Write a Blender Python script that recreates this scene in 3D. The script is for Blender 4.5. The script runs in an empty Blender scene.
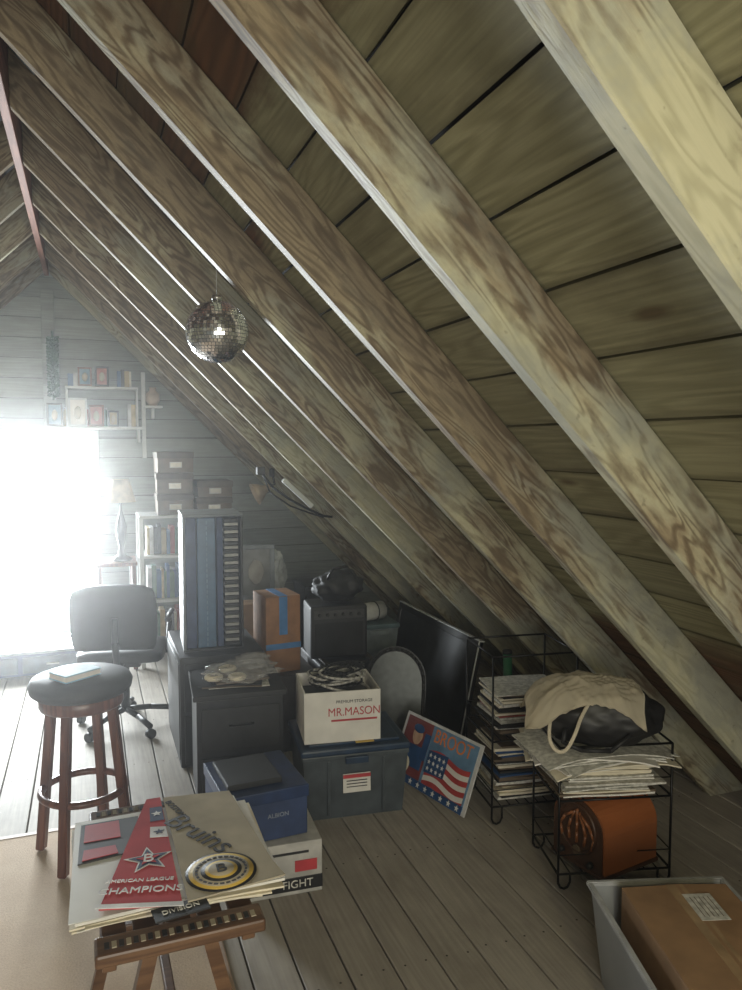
import bpy, bmesh, math, random
from mathutils import Vector, Matrix, noise, Euler
random.seed(7)
S=bpy.context.scene
S.view_settings.view_transform='Standard'
COL=S.collection
R2=math.sqrt(2)
XR=-0.27; EAVE=2.62; ZR=EAVE-XR      # underside of rafters: z = EAVE - x
YB=6.25; YF=-1.9
DEP=0.15

# ---------------------------------------------------------------- materials
def newmat(name):
    m=bpy.data.materials.new(name); m.use_nodes=True
    nt=m.node_tree; b=nt.nodes['Principled BSDF']
    return m,nt,b
def N(nt,t,**k):
    n=nt.nodes.new(t)
    for a,v in k.items(): setattr(n,a,v)
    return n
def math_(nt,op,a,b=None,clamp=False):
    n=N(nt,'ShaderNodeMath',operation=op); n.use_clamp=clamp
    for i,v in enumerate((a,b)):
        if v is None: continue
        if isinstance(v,(int,float)): n.inputs[i].default_value=v
        else: nt.links.new(v,n.inputs[i])
    return n.outputs[0]
def mixc(nt,f,a,b,blend='MIX'):
    n=N(nt,'ShaderNodeMix',data_type='RGBA',blend_type=blend)
    for i,v in ((0,f),(6,a),(7,b)):
        if isinstance(v,(int,float)): n.inputs[i].default_value=v
        elif isinstance(v,tuple): n.inputs[i].default_value=(*v,1) if len(v)==3 else v
        else: nt.links.new(v,n.inputs[i])
    return n.outputs[2]
def noise_(nt,vec,scale=1,detail=3,rough=.5,dist=0):
    n=N(nt,'ShaderNodeTexNoise'); n.inputs['Scale'].default_value=scale
    n.inputs['Detail'].default_value=detail; n.inputs['Roughness'].default_value=rough
    n.inputs['Distortion'].default_value=dist
    nt.links.new(vec,n.inputs['Vector']); return n.outputs['Fac']
def mapping(nt,vec,sc=(1,1,1),loc=(0,0,0)):
    n=N(nt,'ShaderNodeMapping'); n.inputs['Scale'].default_value=sc; n.inputs['Location'].default_value=loc
    nt.links.new(vec,n.inputs['Vector']); return n.outputs[0]
def ramp(nt,f,a,b):
    n=N(nt,'ShaderNodeMapRange'); n.inputs[1].default_value=a; n.inputs[2].default_value=b
    nt.links.new(f,n.inputs[0]); return n.outputs[0]
def objc(nt,rnd=True):
    tc=N(nt,'ShaderNodeTexCoord').outputs['Object']
    if not rnd: return tc
    oi=N(nt,'ShaderNodeObjectInfo').outputs['Random']
    m=math_(nt,'MULTIPLY',oi,37.0)
    v=N(nt,'ShaderNodeVectorMath',operation='ADD'); nt.links.new(tc,v.inputs[0]); nt.links.new(m,v.inputs[1])
    return v.outputs[0]
def bump(nt,b,h,s=.3,d=.01):
    n=N(nt,'ShaderNodeBump'); n.inputs['Strength'].default_value=s; n.inputs['Distance'].default_value=d
    nt.links.new(h,n.inputs['Height']); nt.links.new(n.outputs[0],b.inputs['Normal'])

_c={}
def M(name,col,rough=.6,metal=0,var=.25,scale=14):
    if name in _c: return _c[name]
    m,nt,b=newmat(name)
    v=objc(nt); f=noise_(nt,v,scale,4)
    f=ramp(nt,f,.3,.7)
    lo=tuple(c*(1-var) for c in col); hi=tuple(min(1,c*(1+var)) for c in col)
    nt.links.new(mixc(nt,f,lo,hi),b.inputs['Base Color'])
    b.inputs['Roughness'].default_value=rough; b.inputs['Metallic'].default_value=metal
    _c[name]=m; return m

def rafter_mat():
    m,nt,b=newmat('whitewashed_rafter')
    raw=N(nt,'ShaderNodeTexCoord').outputs['Object']
    v=objc(nt)
    n1=noise_(nt,mapping(nt,v,(2.4,15,15)),1,2,.45,.3)
    g=math_(nt,'SINE',math_(nt,'MULTIPLY',n1,58)); g=ramp(nt,g,-1,.45)
    fine=noise_(nt,mapping(nt,v,(7,130,130)),1,3)
    # dashed earlywood flecks
    flk=ramp(nt,noise_(nt,mapping(nt,v,(18,60,60)),1,4,.65),.5,.60)
    wood=mixc(nt,g,(.15,.112,.072),(.285,.228,.148))
    wood=mixc(nt,math_(nt,'MULTIPLY',flk,.35),wood,(.11,.082,.052))
    wood=mixc(nt,ramp(nt,fine,.3,.75),mixc(nt,.3,wood,(.07,.05,.035)),wood)
    sx=N(nt,'ShaderNodeSeparateXYZ'); nt.links.new(raw,sx.inputs[0])
    p=noise_(nt,mapping(nt,v,(1.0,2.3,2.3)),1.0,8,.66)
    p=math_(nt,'ADD',p,math_(nt,'MULTIPLY',ramp(nt,sx.outputs[0],1.8,3.3),.08))
    p=math_(nt,'ADD',p,math_(nt,'MULTIPLY',ramp(nt,sx.outputs[0],.9,.2),-.05))
    p2=math_(nt,'ADD',p,math_(nt,'MULTIPLY',math_(nt,'SUBTRACT',g,.5),.035))
    mask=ramp(nt,p2,.47,.565)
    paint=mixc(nt,g,(.385,.37,.255),(.47,.455,.325))
    gy=ramp(nt,noise_(nt,v,2.6,6,.7),.45,.58)
    paint=mixc(nt,math_(nt,'MULTIPLY',gy,.75),paint,(.30,.315,.275))
    c=mixc(nt,math_(nt,'MULTIPLY',mask,.82),wood,paint)
    # grey mildew blotches and water marks
    mil=ramp(nt,noise_(nt,mapping(nt,v,(2.4,5,5)),1.0,9,.75),.56,.70)
    c=mixc(nt,math_(nt,'MULTIPLY',mil,.55),c,(.10,.10,.085))
    spk=ramp(nt,noise_(nt,v,38,3,.6),.66,.74)
    c=mixc(nt,math_(nt,'MULTIPLY',spk,.4),c,(.08,.065,.045))
    nt.links.new(c,b.inputs['Base Color']); b.inputs['Roughness'].default_value=.6
    bump(nt,b,math_(nt,'ADD',mask,fine),.2,.003)
    return m
def sheath_mat():
    m,nt,b=newmat('roof_sheathing_boards')
    raw=N(nt,'ShaderNodeTexCoord').outputs['Object']
    sx=N(nt,'ShaderNodeSeparateXYZ'); nt.links.new(raw,sx.inputs[0])
    idx=math_(nt,'FLOOR',math_(nt,'DIVIDE',sx.outputs[0],.19))
    off=math_(nt,'MULTIPLY',idx,7.31)
    cv=N(nt,'ShaderNodeCombineXYZ'); nt.links.new(off,cv.inputs[2]); nt.links.new(off,cv.inputs[1])
    va=N(nt,'ShaderNodeVectorMath',operation='ADD'); nt.links.new(raw,va.inputs[0]); nt.links.new(cv.outputs[0],va.inputs[1])
    v=va.outputs[0]
    n1=noise_(nt,mapping(nt,v,(9,.9,9)),1,1.5,.4,.15)
    g=ramp(nt,math_(nt,'SINE',math_(nt,'MULTIPLY',n1,75)),-1,.6)
    fine=noise_(nt,mapping(nt,v,(130,4,130)),1,3)
    wn=N(nt,'ShaderNodeTexWhiteNoise',noise_dimensions='1D')
    seg=math_(nt,'FLOOR',math_(nt,'DIVIDE',math_(nt,'ADD',sx.outputs[1],math_(nt,'MULTIPLY',off,.61)),2.44))
    nt.links.new(math_(nt,'ADD',off,seg),wn.inputs[1])
    br=wn.outputs[0]
    paint=mixc(nt,g,(.265,.25,.145),(.36,.34,.21))
    paint=mixc(nt,math_(nt,'MULTIPLY',br,.5),paint,(.27,.265,.18))
    wood=mixc(nt,g,(.10,.04,.018),(.16,.07,.032))
    wood=mixc(nt,math_(nt,'MULTIPLY',br,.6),wood,(.08,.042,.025))
    blot=noise_(nt,mapping(nt,v,(3,1.2,3)),1,7,.65)
    s=math_(nt,'ADD',sx.outputs[0],math_(nt,'MULTIPLY',math_(nt,'SUBTRACT',blot,.5),.5))
    s=math_(nt,'ADD',s,math_(nt,'MULTIPLY',math_(nt,'SUBTRACT',br,.5),.3))
    m1=ramp(nt,s,.88,.97); m2=ramp(nt,s,2.98,2.85)
    mask=math_(nt,'MULTIPLY',m1,m2)
    spots=ramp(nt,blot,.54,.70)
    c=mixc(nt,mask,wood,paint)
    c=mixc(nt,math_(nt,'MULTIPLY',spots,.5),c,(.14,.125,.075))
    fr=math_(nt,'FRACT',math_(nt,'DIVIDE',sx.outputs[0],.19))
    ed=math_(nt,'ABSOLUTE',math_(nt,'SUBTRACT',fr,.487))
    ed=ramp(nt,math_(nt,'ADD',ed,math_(nt,'MULTIPLY',math_(nt,'SUBTRACT',blot,.5),.25)),.40,.50)
    c=mixc(nt,math_(nt,'MULTIPLY',ed,.5),c,(.07,.06,.035))
    vo=N(nt,'ShaderNodeTexVoronoi'); vo.inputs['Scale'].default_value=1.0; nt.links.new(mapping(nt,v,(5,1.6,5)),vo.inputs['Vector'])
    kn=ramp(nt,vo.outputs['Distance'],.11,.05); c=mixc(nt,math_(nt,'MULTIPLY',kn,.75),c,(.09,.05,.022))
    c=mixc(nt,ramp(nt,fine,.3,.75),mixc(nt,.3,c,(.06,.05,.03)),c)
    nt.links.new(c,b.inputs['Base Color']); b.inputs['Roughness'].default_value=.7
    bump(nt,b,math_(nt,'ADD',g,fine),.3,.004)
    return m
def plank_mat(name,ca,cb,pitch,axis_w,axis_l,dirt,rough=.5,wear=.5):
    m,nt,b=newmat(name)
    raw=N(nt,'ShaderNodeTexCoord').outputs['Object']
    sx=N(nt,'ShaderNodeSeparateXYZ'); nt.links.new(raw,sx.inputs[0])
    idx=math_(nt,'FLOOR',math_(nt,'DIVIDE',sx.outputs[axis_w],pitch))
    off=math_(nt,'MULTIPLY',idx,5.77)
    cv=N(nt,'ShaderNodeCombineXYZ'); nt.links.new(off,cv.inputs[axis_l])
    va=N(nt,'ShaderNodeVectorMath',operation='ADD'); nt.links.new(raw,va.inputs[0]); nt.links.new(cv.outputs[0],va.inputs[1])
    v=va.outputs[0]
    sc=[10,10,10]; sc[axis_l]=1.0
    sf=[90,90,90]; sf[axis_l]=3
    g=ramp(nt,math_(nt,'SINE',math_(nt,'MULTIPLY',noise_(nt,mapping(nt,v,tuple(sc)),1,2),60)),-1,1)
    fine=noise_(nt,mapping(nt,v,tuple(sf)),1,3)
    wn=N(nt,'ShaderNodeTexWhiteNoise',noise_dimensions='1D'); nt.links.new(off,wn.inputs[1])
    c=mixc(nt,wn.outputs[0],ca,cb)
    c=mixc(nt,math_(nt,'MULTIPLY',g,.2),c,dirt)
    bl=ramp(nt,noise_(nt,v,2.3,6,.65),.45,.7)
    c=mixc(nt,math_(nt,'MULTIPLY',bl,wear),c,dirt)
    c=mixc(nt,ramp(nt,fine,.35,.7),mixc(nt,.2,c,(.03,.03,.03)),c)
    nt.links.new(c,b.inputs['Base Color']); b.inputs['Roughness'].default_value=rough
    bump(nt,b,math_(nt,'ADD',fine,math_(nt,'MULTIPLY',bl,.5)),.2,.003)
    return m
def wood(name,ca,cb,rough=.4,ax=0):
    if name in _c: return _c[name]
    m,nt,b=newmat(name); v=objc(nt)
    sc=[30,30,30]; sc[ax]=2.5
    g=ramp(nt,math_(nt,'SINE',math_(nt,'MULTIPLY',noise_(nt,mapping(nt,v,tuple(sc)),1,3),22)),-1,1)
    nt.links.new(mixc(nt,g,ca,cb),b.inputs['Base Color']); b.inputs['Roughness'].default_value=rough
    _c[name]=m; return m

black=M('black_paint',(.012,.012,.014),.45)
blackw=M('black_wire',(.015,.015,.016),.4,.6)
dark=M('dark_vinyl',(.018,.018,.02),.6)
white=M('white_card',(.72,.70,.66),.7,0,.08)
metalw=M('white_enamel',(.55,.57,.57),.4,0,.08)
steel=M('steel',(.5,.5,.5),.3,1)
card=M('cardboard',(.32,.19,.10),.75,0,.15)
cream=M('cream_paper',(.70,.64,.51),.8,0,.12)
news=M('newsprint',(.58,.57,.53),.85,0,.35,60)
redm=M('red_print',(.45,.04,.05),.6,0,.15)
navy=M('navy_cloth',(.025,.045,.12),.7)
yellow=M('gold_print',(.62,.42,.08),.6,0,.1)
skyb=M('sky_blue_paper',(.25,.45,.6),.6)
canvas=M('canvas_cloth',(.74,.67,.53),.9,0,.08)
felt=M('beige_felt',(.42,.37,.28),.9,0,.12)
stoolw=wood('mahogany_wood',(.10,.028,.014),(.17,.055,.028),.3,2)
tablew=wood('walnut_wood',(.10,.05,.027),(.16,.085,.045),.4,0)
copper=M('lacquered_wood',(.30,.10,.035),.28,0,.12,5)
kraft=M('kraft_board',(.13,.095,.065),.7)
bricks=[M('book_a',(.30,.06,.05)),M('book_b',(.06,.12,.25)),M('book_c',(.6,.58,.5)),M('book_d',(.10,.18,.13)),M('book_e',(.42,.33,.18)),M('book_f',(.04,.04,.05)),M('book_g',(.5,.5,.5))]

# ---------------------------------------------------------------- geometry helpers
def fin(name,bm,mat,parent=None,loc=(0,0,0),rot=(0,0,0),smooth=False):
    me=bpy.data.meshes.new(name); bmesh.ops.recalc_face_normals(bm,faces=bm.faces)
    bm.to_mesh(me); bm.free()
    mats=mat if isinstance(mat,(list,tuple)) else [mat]
    for k in mats: me.materials.append(k)
    if smooth:
        for p in me.polygons: p.use_smooth=True
    o=bpy.data.objects.new(name,me); COL.objects.link(o)
    o.location=loc; o.rotation_euler=rot
    if parent: o.parent=parent
    return o
def empty(name,loc=(0,0,0),rz=0,rot=None):
    e=bpy.data.objects.new(name,None); COL.objects.link(e); e.empty_display_size=.1
    e.location=loc; e.rotation_euler=rot if rot else (0,0,math.radians(rz)); return e
def addbox(bm,size,loc,rot=None,mi=0):
    mt=Matrix.Translation(loc)
    if rot: mt=mt@Euler(rot).to_matrix().to_4x4()
    mt=mt@Matrix.Diagonal((*size,1))
    r=bmesh.ops.create_cube(bm,size=1,matrix=mt)
    fs=set(f for v in r['verts'] for f in v.link_faces)
    for f in fs: f.material_index=mi
    return r['verts']
def box(name,size,loc,mat,parent=None,rot=(0,0,0),bev=.004):
    bm=bmesh.new(); addbox(bm,size,(0,0,0))
    if bev: bmesh.ops.bevel(bm,geom=bm.edges[:],offset=min(bev,min(size)*.3),segments=2,affect='EDGES',profile=.5)
    return fin(name,bm,mat,parent,loc,rot)
def addrod(bm,a,b,r,r2=None,seg=8):
    a=Vector(a); b=Vector(b); d=b-a; L=d.length
    if L<1e-6: return
    q=d.to_track_quat('Z','Y').to_matrix().to_4x4()
    bmesh.ops.create_cone(bm,cap_ends=True,segments=seg,radius1=r,radius2=r if r2 is None else r2,depth=L,matrix=Matrix.Translation((a+b)/2)@q)
def wires(name,lines,r,mat,parent,seg=6,smooth=True):
    bm=bmesh.new()
    for l in lines:
        for i in range(len(l)-1): addrod(bm,l[i],l[i+1],r,None,seg)
        for p in l[1:-1]:
            bmesh.ops.create_icosphere(bm,subdivisions=1,radius=r,matrix=Matrix.Translation(p))
    return fin(name,bm,mat,parent,smooth=smooth)
def cyl(name,r1,r2,h,loc,mat,parent=None,rot=(0,0,0),seg=32,bev=.002):
    bm=bmesh.new(); bmesh.ops.create_cone(bm,cap_ends=True,segments=seg,radius1=r1,radius2=r2,depth=h)
    if bev:
        es=[e for e in bm.edges if len(e.link_faces)==2 and any(len(f.verts)>4 for f in e.link_faces)]
        bmesh.ops.bevel(bm,geom=es,offset=min(bev,h*.3),segments=2,affect='EDGES')
    o=fin(name,bm,mat,parent,loc,rot)
    for p in o.data.polygons: p.use_smooth=len(p.vertices)<=4
    return o
def lathe(name,prof,loc,mat,parent=None,seg=32,rot=(0,0,0)):
    bm=bmesh.new(); rings=[]
    for r,z in prof: rings.append([bm.verts.new((max(r,.0005)*math.cos(2*math.pi*i/seg),max(r,.0005)*math.sin(2*math.pi*i/seg),z)) for i in range(seg)])
    for a,b in zip(rings,rings[1:]):
        for i in range(seg): bm.faces.new((a[i],a[(i+1)%seg],b[(i+1)%seg],b[i]))
    return fin(name,bm,mat,parent,loc,rot,True)
def poly(name,pts,th,mat,parent=None,loc=(0,0,0),rot=(0,0,0)):
    bm=bmesh.new(); vs=[bm.verts.new((x,y,0)) for x,y in pts]; f=bm.faces.new(vs)
    r=bmesh.ops.extrude_face_region(bm,geom=[f])
    bmesh.ops.translate(bm,verts=[g for g in r['geom'] if isinstance(g,bmesh.types.BMVert)],vec=(0,0,th))
    return fin(name,bm,mat,parent,loc,rot)
def text(name,body,size,loc,rot,mat,parent,ex=.0008,sx=1):
    c=bpy.data.curves.new(name,'FONT'); c.body=body; c.size=size; c.extrude=ex; c.align_x='CENTER'; c.align_y='CENTER'
    o=bpy.data.objects.new(name,c); COL.objects.link(o)
    bpy.context.view_layer.update()
    me=bpy.data.meshes.new_from_object(o); bpy.data.objects.remove(o)
    me.materials.clear(); me.materials.append(mat)
    o=bpy.data.objects.new(name,me); COL.objects.link(o)
    o.location=loc; o.rotation_euler=rot; o.scale=(sx,1,1); o.parent=parent; return o
def blob(name,size,loc,mat,parent,amp=.1,freq=3,sub=4,flat=None,rot=(0,0,0),seed=0):
    bm=bmesh.new(); bmesh.ops.create_icosphere(bm,subdivisions=sub,radius=1)
    for v in bm.verts:
        n=noise.noise(v.co*freq+Vector((seed,seed*2,0)))+.5*noise.noise(v.co*freq*2.3+Vector((seed,0,5)))
        v.co*=1+amp*n
        v.co=Vector((v.co.x*size[0],v.co.y*size[1],v.co.z*size[2]))
        if flat is not None and v.co.z<flat: v.co.z=flat
    return fin(name,bm,mat,parent,loc,rot,True)
def openbox(bm,w,d,h,t,taper=0,mi=0):
    def ring(a,b,z): return [bm.verts.new((sx*a/2,sy*b/2,z)) for sx,sy in ((-1,-1),(1,-1),(1,1),(-1,1))]
    o0=ring(w,d,0); o1=ring(w+taper,d+taper,h); i1=ring(w+taper-2*t,d+taper-2*t,h); i0=ring(w-2*t,d-2*t,t)
    fs=[bm.faces.new(o0)]
    for A,B in ((o0,o1),(o1,i1),(i1,i0)):
        for i in range(4): fs.append(bm.faces.new((A[i],A[(i+1)%4],B[(i+1)%4],B[i])))
    fs.append(bm.faces.new(i0))
    for f in fs: f.material_index=mi
def sheets(name,n,w,d,z0,th,mats,parent,jit=.02,rj=8,sag=0,ctr=(0,0),seed=1,ox=0):
    rnd=random.Random(seed); bm=bmesh.new(); z=z0
    for k in range(n):
        a=math.radians(rnd.uniform(-rj,rj)); cx=ctr[0]+rnd.uniform(-jit,jit); cy=ctr[1]+rnd.uniform(-jit,jit)
        ww=w*rnd.uniform(.86,1.05); dd=d*rnd.uniform(.88,1.04); t=th*rnd.uniform(.45,1.5); mi=rnd.randrange(len(mats)); G=8
        top=[];bot=[]; ph=rnd.uniform(0,6)
        for i in range(G+1):
            for j in range(G+1):
                x=(i/G-.5)*ww; y=(j/G-.5)*dd
                s=-sag*(abs(2*x/w)**3)*(.6+.4*math.sin(ph+y*12))+(.0015*math.sin(ph+x*20))
                X=cx+x*math.cos(a)-y*math.sin(a); Y=cy+x*math.sin(a)+y*math.cos(a)
                bot.append(bm.verts.new((X,Y,z+s))); top.append(bm.verts.new((X,Y,z+s+t*.9)))
        I=lambda i,j:i*(G+1)+j
        fs=[]
        for i in range(G):
            for j in range(G):
                fs.append(bm.faces.new((top[I(i,j)],top[I(i+1,j)],top[I(i+1,j+1)],top[I(i,j+1)])))
                fs.append(bm.faces.new((bot[I(i,j)],bot[I(i,j+1)],bot[I(i+1,j+1)],bot[I(i+1,j)])))
        for i in range(G):
            for (p,q) in (((i,0),(i+1,0)),((i+1,G),(i,G)),((0,i+1),(0,i)),((G,i),(G,i+1))):
                fs.append(bm.faces.new((bot[I(*p)],bot[I(*q)],top[I(*q)],top[I(*p)])))
        for f in fs: f.material_index=mi
        z+=t
    fin(name,bm,mats,parent); return z

# ---------------------------------------------------------------- room shell
fm=plank_mat('painted_floorboards',(.39,.355,.31),(.48,.44,.385),.14,0,1,(.23,.20,.17),.72,.55)
bm=bmesh.new(); x=-3.36; 
while x<2.95:
    vs=addbox(bm,(.134,YB-YF,.03),(x+.07,(YB+YF)/2,-.015)); x+=.14
bmesh.ops.bevel(bm,geom=[e for e in bm.edges if abs(e.verts[0].co.y-e.verts[1].co.y)>5 and e.verts[0].co.z>-.001],offset=.002,segments=1,affect='EDGES')
addbox(bm,(6.4,YB-YF,.02),(-.2,(YB+YF)/2,-.042),mi=1)
rnd=random.Random(2)
for k in range(45):
    x=-3.36+.14*k
    for j in range(14):
        for dx in (.035,.105):
            bmesh.ops.create_circle(bm,cap_ends=True,segments=6,radius=.004,matrix=Matrix.Translation((x+dx,YF+.3+.61*j+rnd.uniform(-.01,.01),.0006)))
for f in bm.faces:
    if len(f.verts)==6: f.material_index=1
fin('floor',bm,[fm,M('floor_gap_dark',(.03,.026,.022),.9)])

rm=rafter_mat(); sm=sheath_mat()
A45=math.radians(45)
def rafter(y,side,th=.045):
    def loc(X,Z):
        dx=X-XR; dz=Z-ZR
        return ((dx-dz)/R2,(dx+dz)/R2)
    xs=XR+.018
    prof=[(xs,EAVE-xs),(EAVE-.0,0.0),(EAVE+DEP*R2,0.0),(xs,EAVE-xs+DEP*R2)]
    bm=bmesh.new()
    a=[bm.verts.new((loc(X,Z)[0],-th/2,loc(X,Z)[1])) for X,Z in prof]
    b=[bm.verts.new((loc(X,Z)[0],th/2,loc(X,Z)[1])) for X,Z in prof]
    bm.faces.new(a); bm.faces.new(b[::-1])
    for i in range(4): bm.faces.new((a[i],b[i],b[(i+1)%4],a[(i+1)%4]))
    bmesh.ops.bevel(bm,geom=bm.edges[:],offset=.003,segments=1,affect='EDGES')
    o=fin('rafter',bm,rm)
    o.matrix_world=Matrix.Translation((XR,y,ZR))@(Matrix.Rotation(A45,4,'Y') if side>0 else Matrix.Rotation(math.pi,4,'Z')@Matrix.Rotation(A45,4,'Y'))
RY=[.81+.61*k for k in range(-4,9)]
for y in RY:
    rafter(y,1); rafter(y+.0,-1)
rafter(YB-.06,1); rafter(YB-.06,-1)
ce=empty('ceiling',(XR,0,ZR))
L=(EAVE+DEP*R2-XR)*R2
for side in (1,-1):
    bm=bmesh.new(); s=0.0; rnd=random.Random(31)
    while s<L:
        w=min(.19,L-s+.03)
        addbox(bm,(w-rnd.uniform(.005,.010),YB-YF+.1,.02),(s+w/2,(YB+YF)/2*side,DEP+.0105+rnd.uniform(0,.003))); s+=.19
    addbox(bm,(L+.2,YB-YF+.1,.01),(L/2-.02,(YB+YF)/2*side,DEP+.032),mi=1)
    o=fin('slope_right' if side>0 else 'slope_left',bm,[sm,M('roofing_felt',(.01,.009,.008),.9)],ce)
    o.matrix_local=(Matrix.Rotation(A45,4,'Y') if side>0 else Matrix.Rotation(math.pi,4,'Z')@Matrix.Rotation(A45,4,'Y'))
rb=wood('old_red_timber',(.16,.06,.035),(.26,.11,.07),.7,1)
box('ridge_beam',(.034,YB-YF-.02,.27),(XR,(YB+YF)/2,ZR+.10),rb,bev=.003)

wm=plank_mat('pale_wall_boards',(.26,.29,.275),(.34,.37,.35),.15,2,0,(.18,.185,.16),.6,.5)
def gable(name,y,win):
    bm=bmesh.new(); ZT=EAVE-XR+DEP*R2
    x0,x1,z0,z1=win
    zs=sorted(set([round(.15*i,4) for i in range(int(ZT/.15)+2)]+[z0,z1]))
    def xr(zz): return EAVE+DEP*R2-zz
    def xl(zz): return 2*XR-xr(zz)
    for ly,(ya,yb_,gap) in enumerate(((0,.02,.005),(.02,.035,0.0))):
        if y<0: ya,yb_=-ya,-yb_
        for a,b in zip(zs,zs[1:]):
            if a>=ZT-.02: break
            b2=min(b-gap,ZT-.002)
            segs=[(xl(a),xr(a),xl(b2),xr(b2))]
            if a>=z0-1e-6 and b<=z1+1e-6: segs=[(xl(a),x0,xl(b2),x0),(x1,xr(a),x1,xr(b2))]
            for p,q,r,s in segs:
                vs=[bm.verts.new(c) for c in ((p,ya,a),(q,ya,a),(s,ya,b2),(r,ya,b2),(p,yb_,a),(q,yb_,a),(s,yb_,b2),(r,yb_,b2))]
                for f in ((0,1,2,3),(7,6,5,4),(0,4,5,1),(1,5,6,2),(2,6,7,3),(3,7,4,0)):
                    fc=bm.faces.new([vs[i] for i in f]); fc.material_index=ly
    return fin(name,bm,[wm,_c['floor_gap_dark']],loc=(0,y,0))
WB=(-1.25,.02,.14,1.66); WF=(-1.1,.7,.6,1.9)
gable('wall_back',YB,WB); gable('wall_front',YF,WF)
def window(n,y,W,inn):
    e=empty('window_%d'%n,((W[0]+W[1])/2,y,(W[2]+W[3])/2)); w=W[1]-W[0]; h=W[3]-W[2]
    for nm,sz,l in (('jamb_left',(.05,.06,h+.1),(-w/2-.025,0,0)),('jamb_right',(.05,.06,h+.1),(w/2+.025,0,0)),('head',(w,.06,.05),(0,0,h/2+.025)),('sill',(w+.12,.10,.04),(0,inn*.02,-h/2-.02))):
        box(nm,sz,l,metalw,e)
window(1,YB+.01,WB,-1); window(2,YF-.01,WF,1)
box('trim_1',(.09,.03,1.1),(XR,YB-.017,2.2),wm)

# rug
rg,nt,b=newmat('woven_rug')
v=objc(nt,False); f=noise_(nt,v,3,5,.6); f2=noise_(nt,v,160,2)
c=mixc(nt,ramp(nt,f,.3,.7),(.58,.45,.34),(.72,.60,.47)); c=mixc(nt,ramp(nt,f2,.3,.7),mixc(nt,.25,c,(.25,.16,.11)),c)
nt.links.new(c,b.inputs['Base Color']); b.inputs['Roughness'].default_value=.95; bump(nt,b,f2,.6,.004)
e=empty('area_rug',(-.75,2.0,0)); box('pile',(2.2,2.6,.012),(0,0,.007),rg,e,bev=.004)
bd=M('rug_binding',(.36,.25,.17))
box('border_front',(2.24,.03,.014),(0,-1.3,.008),bd,e); box('border_back',(2.24,.03,.014),(0,1.3,.008),bd,e)
box('border_side',(.03,2.6,.014),(1.1,0,.008),bd,e)

# low chest under the window
e=empty('low_chest',(-.68,5.75,0))
box('body',(1.25,.30,.15),(0,0,.095),navy,e); box('top',(1.28,.33,.02),(0,0,.181),M('chest_top',(.22,.25,.28),.5),e)
for k in range(3): box('drawer_%d'%(k+1),(.38,.012,.11),(-.41+.41*k,-.155,.095),M('chest_drawer',(.04,.06,.10),.5),e); box('pull_%d'%(k+1),(.08,.015,.012),(-.41+.41*k,-.167,.10),steel,e)
for x in (-.58,.58):
    for y in (-.12,.12): box('foot',(.04,.04,.02),(x,y,.011),navy,e)

# ---------------------------------------------------------------- bar stool
e=empty('bar_stool',(-.05,3.08,.0),20)
H=.68
for i in range(4):
    a=math.radians(45+90*i); tx,ty=.115*math.cos(a),.115*math.sin(a); bx,by=.18*math.cos(a),.18*math.sin(a)
    bm=bmesh.new(); vs=addbox(bm,(.034,.034,1),(0,0,0),(0,0,a))
    for q in vs:
        t=q.co.z+.5; q.co.x+=bx+(tx-bx)*t; q.co.y+=by+(ty-by)*t; q.co.z=.016+t*(H-.04)
    bmesh.ops.bevel(bm,geom=bm.edges[:],offset=.004,segments=2,affect='EDGES'); fin('leg_%d'%(i+1),bm,stoolw,e)
def torus(name,R,r,loc,mat,parent,rot=(0,0,0),seg=40,s2=10,sz=1):
    bm=bmesh.new(); g=[[bm.verts.new(((R+r*math.cos(b_))*math.cos(a_),(R+r*math.cos(b_))*math.sin(a_),r*sz*math.sin(b_))) for b_ in [2*math.pi*j/s2 for j in range(s2)]] for a_ in [2*math.pi*i/seg for i in range(seg)]]
    for i in range(seg):
        for j in range(s2): bm.faces.new((g[i][j],g[(i+1)%seg][j],g[(i+1)%seg][(j+1)%s2],g[i][(j+1)%s2]))
    return fin(name,bm,mat,parent,loc,rot,True)
torus('foot_ring',.154,.014,(0,0,.27),stoolw,e)
lathe('apron',[(0,.60),(.15,.60),(.155,.61),(.155,.645),(.15,.65),(0,.65)],(0,0,0),stoolw,e)
lathe('cushion',[(0,.65),(.17,.652),(.185,.665),(.19,.69),(.18,.71),(.15,.722),(0,.728)],(0,0,0),dark,e)
e=empty('paperback_book',(-.07,3.02,.7275),35)
box('cover',(.15,.11,.004),(0,0,.003),skyb,e,bev=.001); box('pages',(.146,.106,.018),(0,0,.0145),white,e,bev=.001); box('back_cover',(.15,.11,.004),(0,0,.026),skyb,e,bev=.001)

# ---------------------------------------------------------------- game table with pennants
e=empty('folding_table',(.16,1.94,0.015),1)
TH=.53
for y,s in ((-.30,-1),(.30,1)):
    box('end_rail_%d'%(1 if s<0 else 2),(.36,.07,.03),(0,y,TH-.015),tablew,e,bev=.006)
    for k in range(22): box('inlay',(.010,.022,.002),(-.155+.0148*k,y+s*.005,TH+.001),felt if k%2 else dark,e,bev=0)
for k in range(5): box('slat_%d'%(k+1),(.055,.55,.016),(-.14+.07*k,0,TH-.02),tablew,e)
for x in (-.15,.15): box('side_rail',(.03,.58,.04),(x,0,TH-.05),tablew,e)
bm=bmesh.new()
for y in (-.27,.27):
    for s in (-1,1):
        vs=addbox(bm,(.032,.03,1),(0,0,0))
        for q in vs:
            t=q.co.z+.5; q.co.x+=s*(.18-.12*t); q.co.y+=y; q.co.z=t*(TH-.035)
fin('splayed_legs',bm,tablew,e)
box('stretcher_1',(.27,.024,.03),(0,-.27,.20),tablew,e); box('stretcher_2',(.27,.024,.03),(0,.27,.20),tablew,e)
box('long_stretcher',(.025,.52,.025),(0,0,.20),tablew,e)
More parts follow.
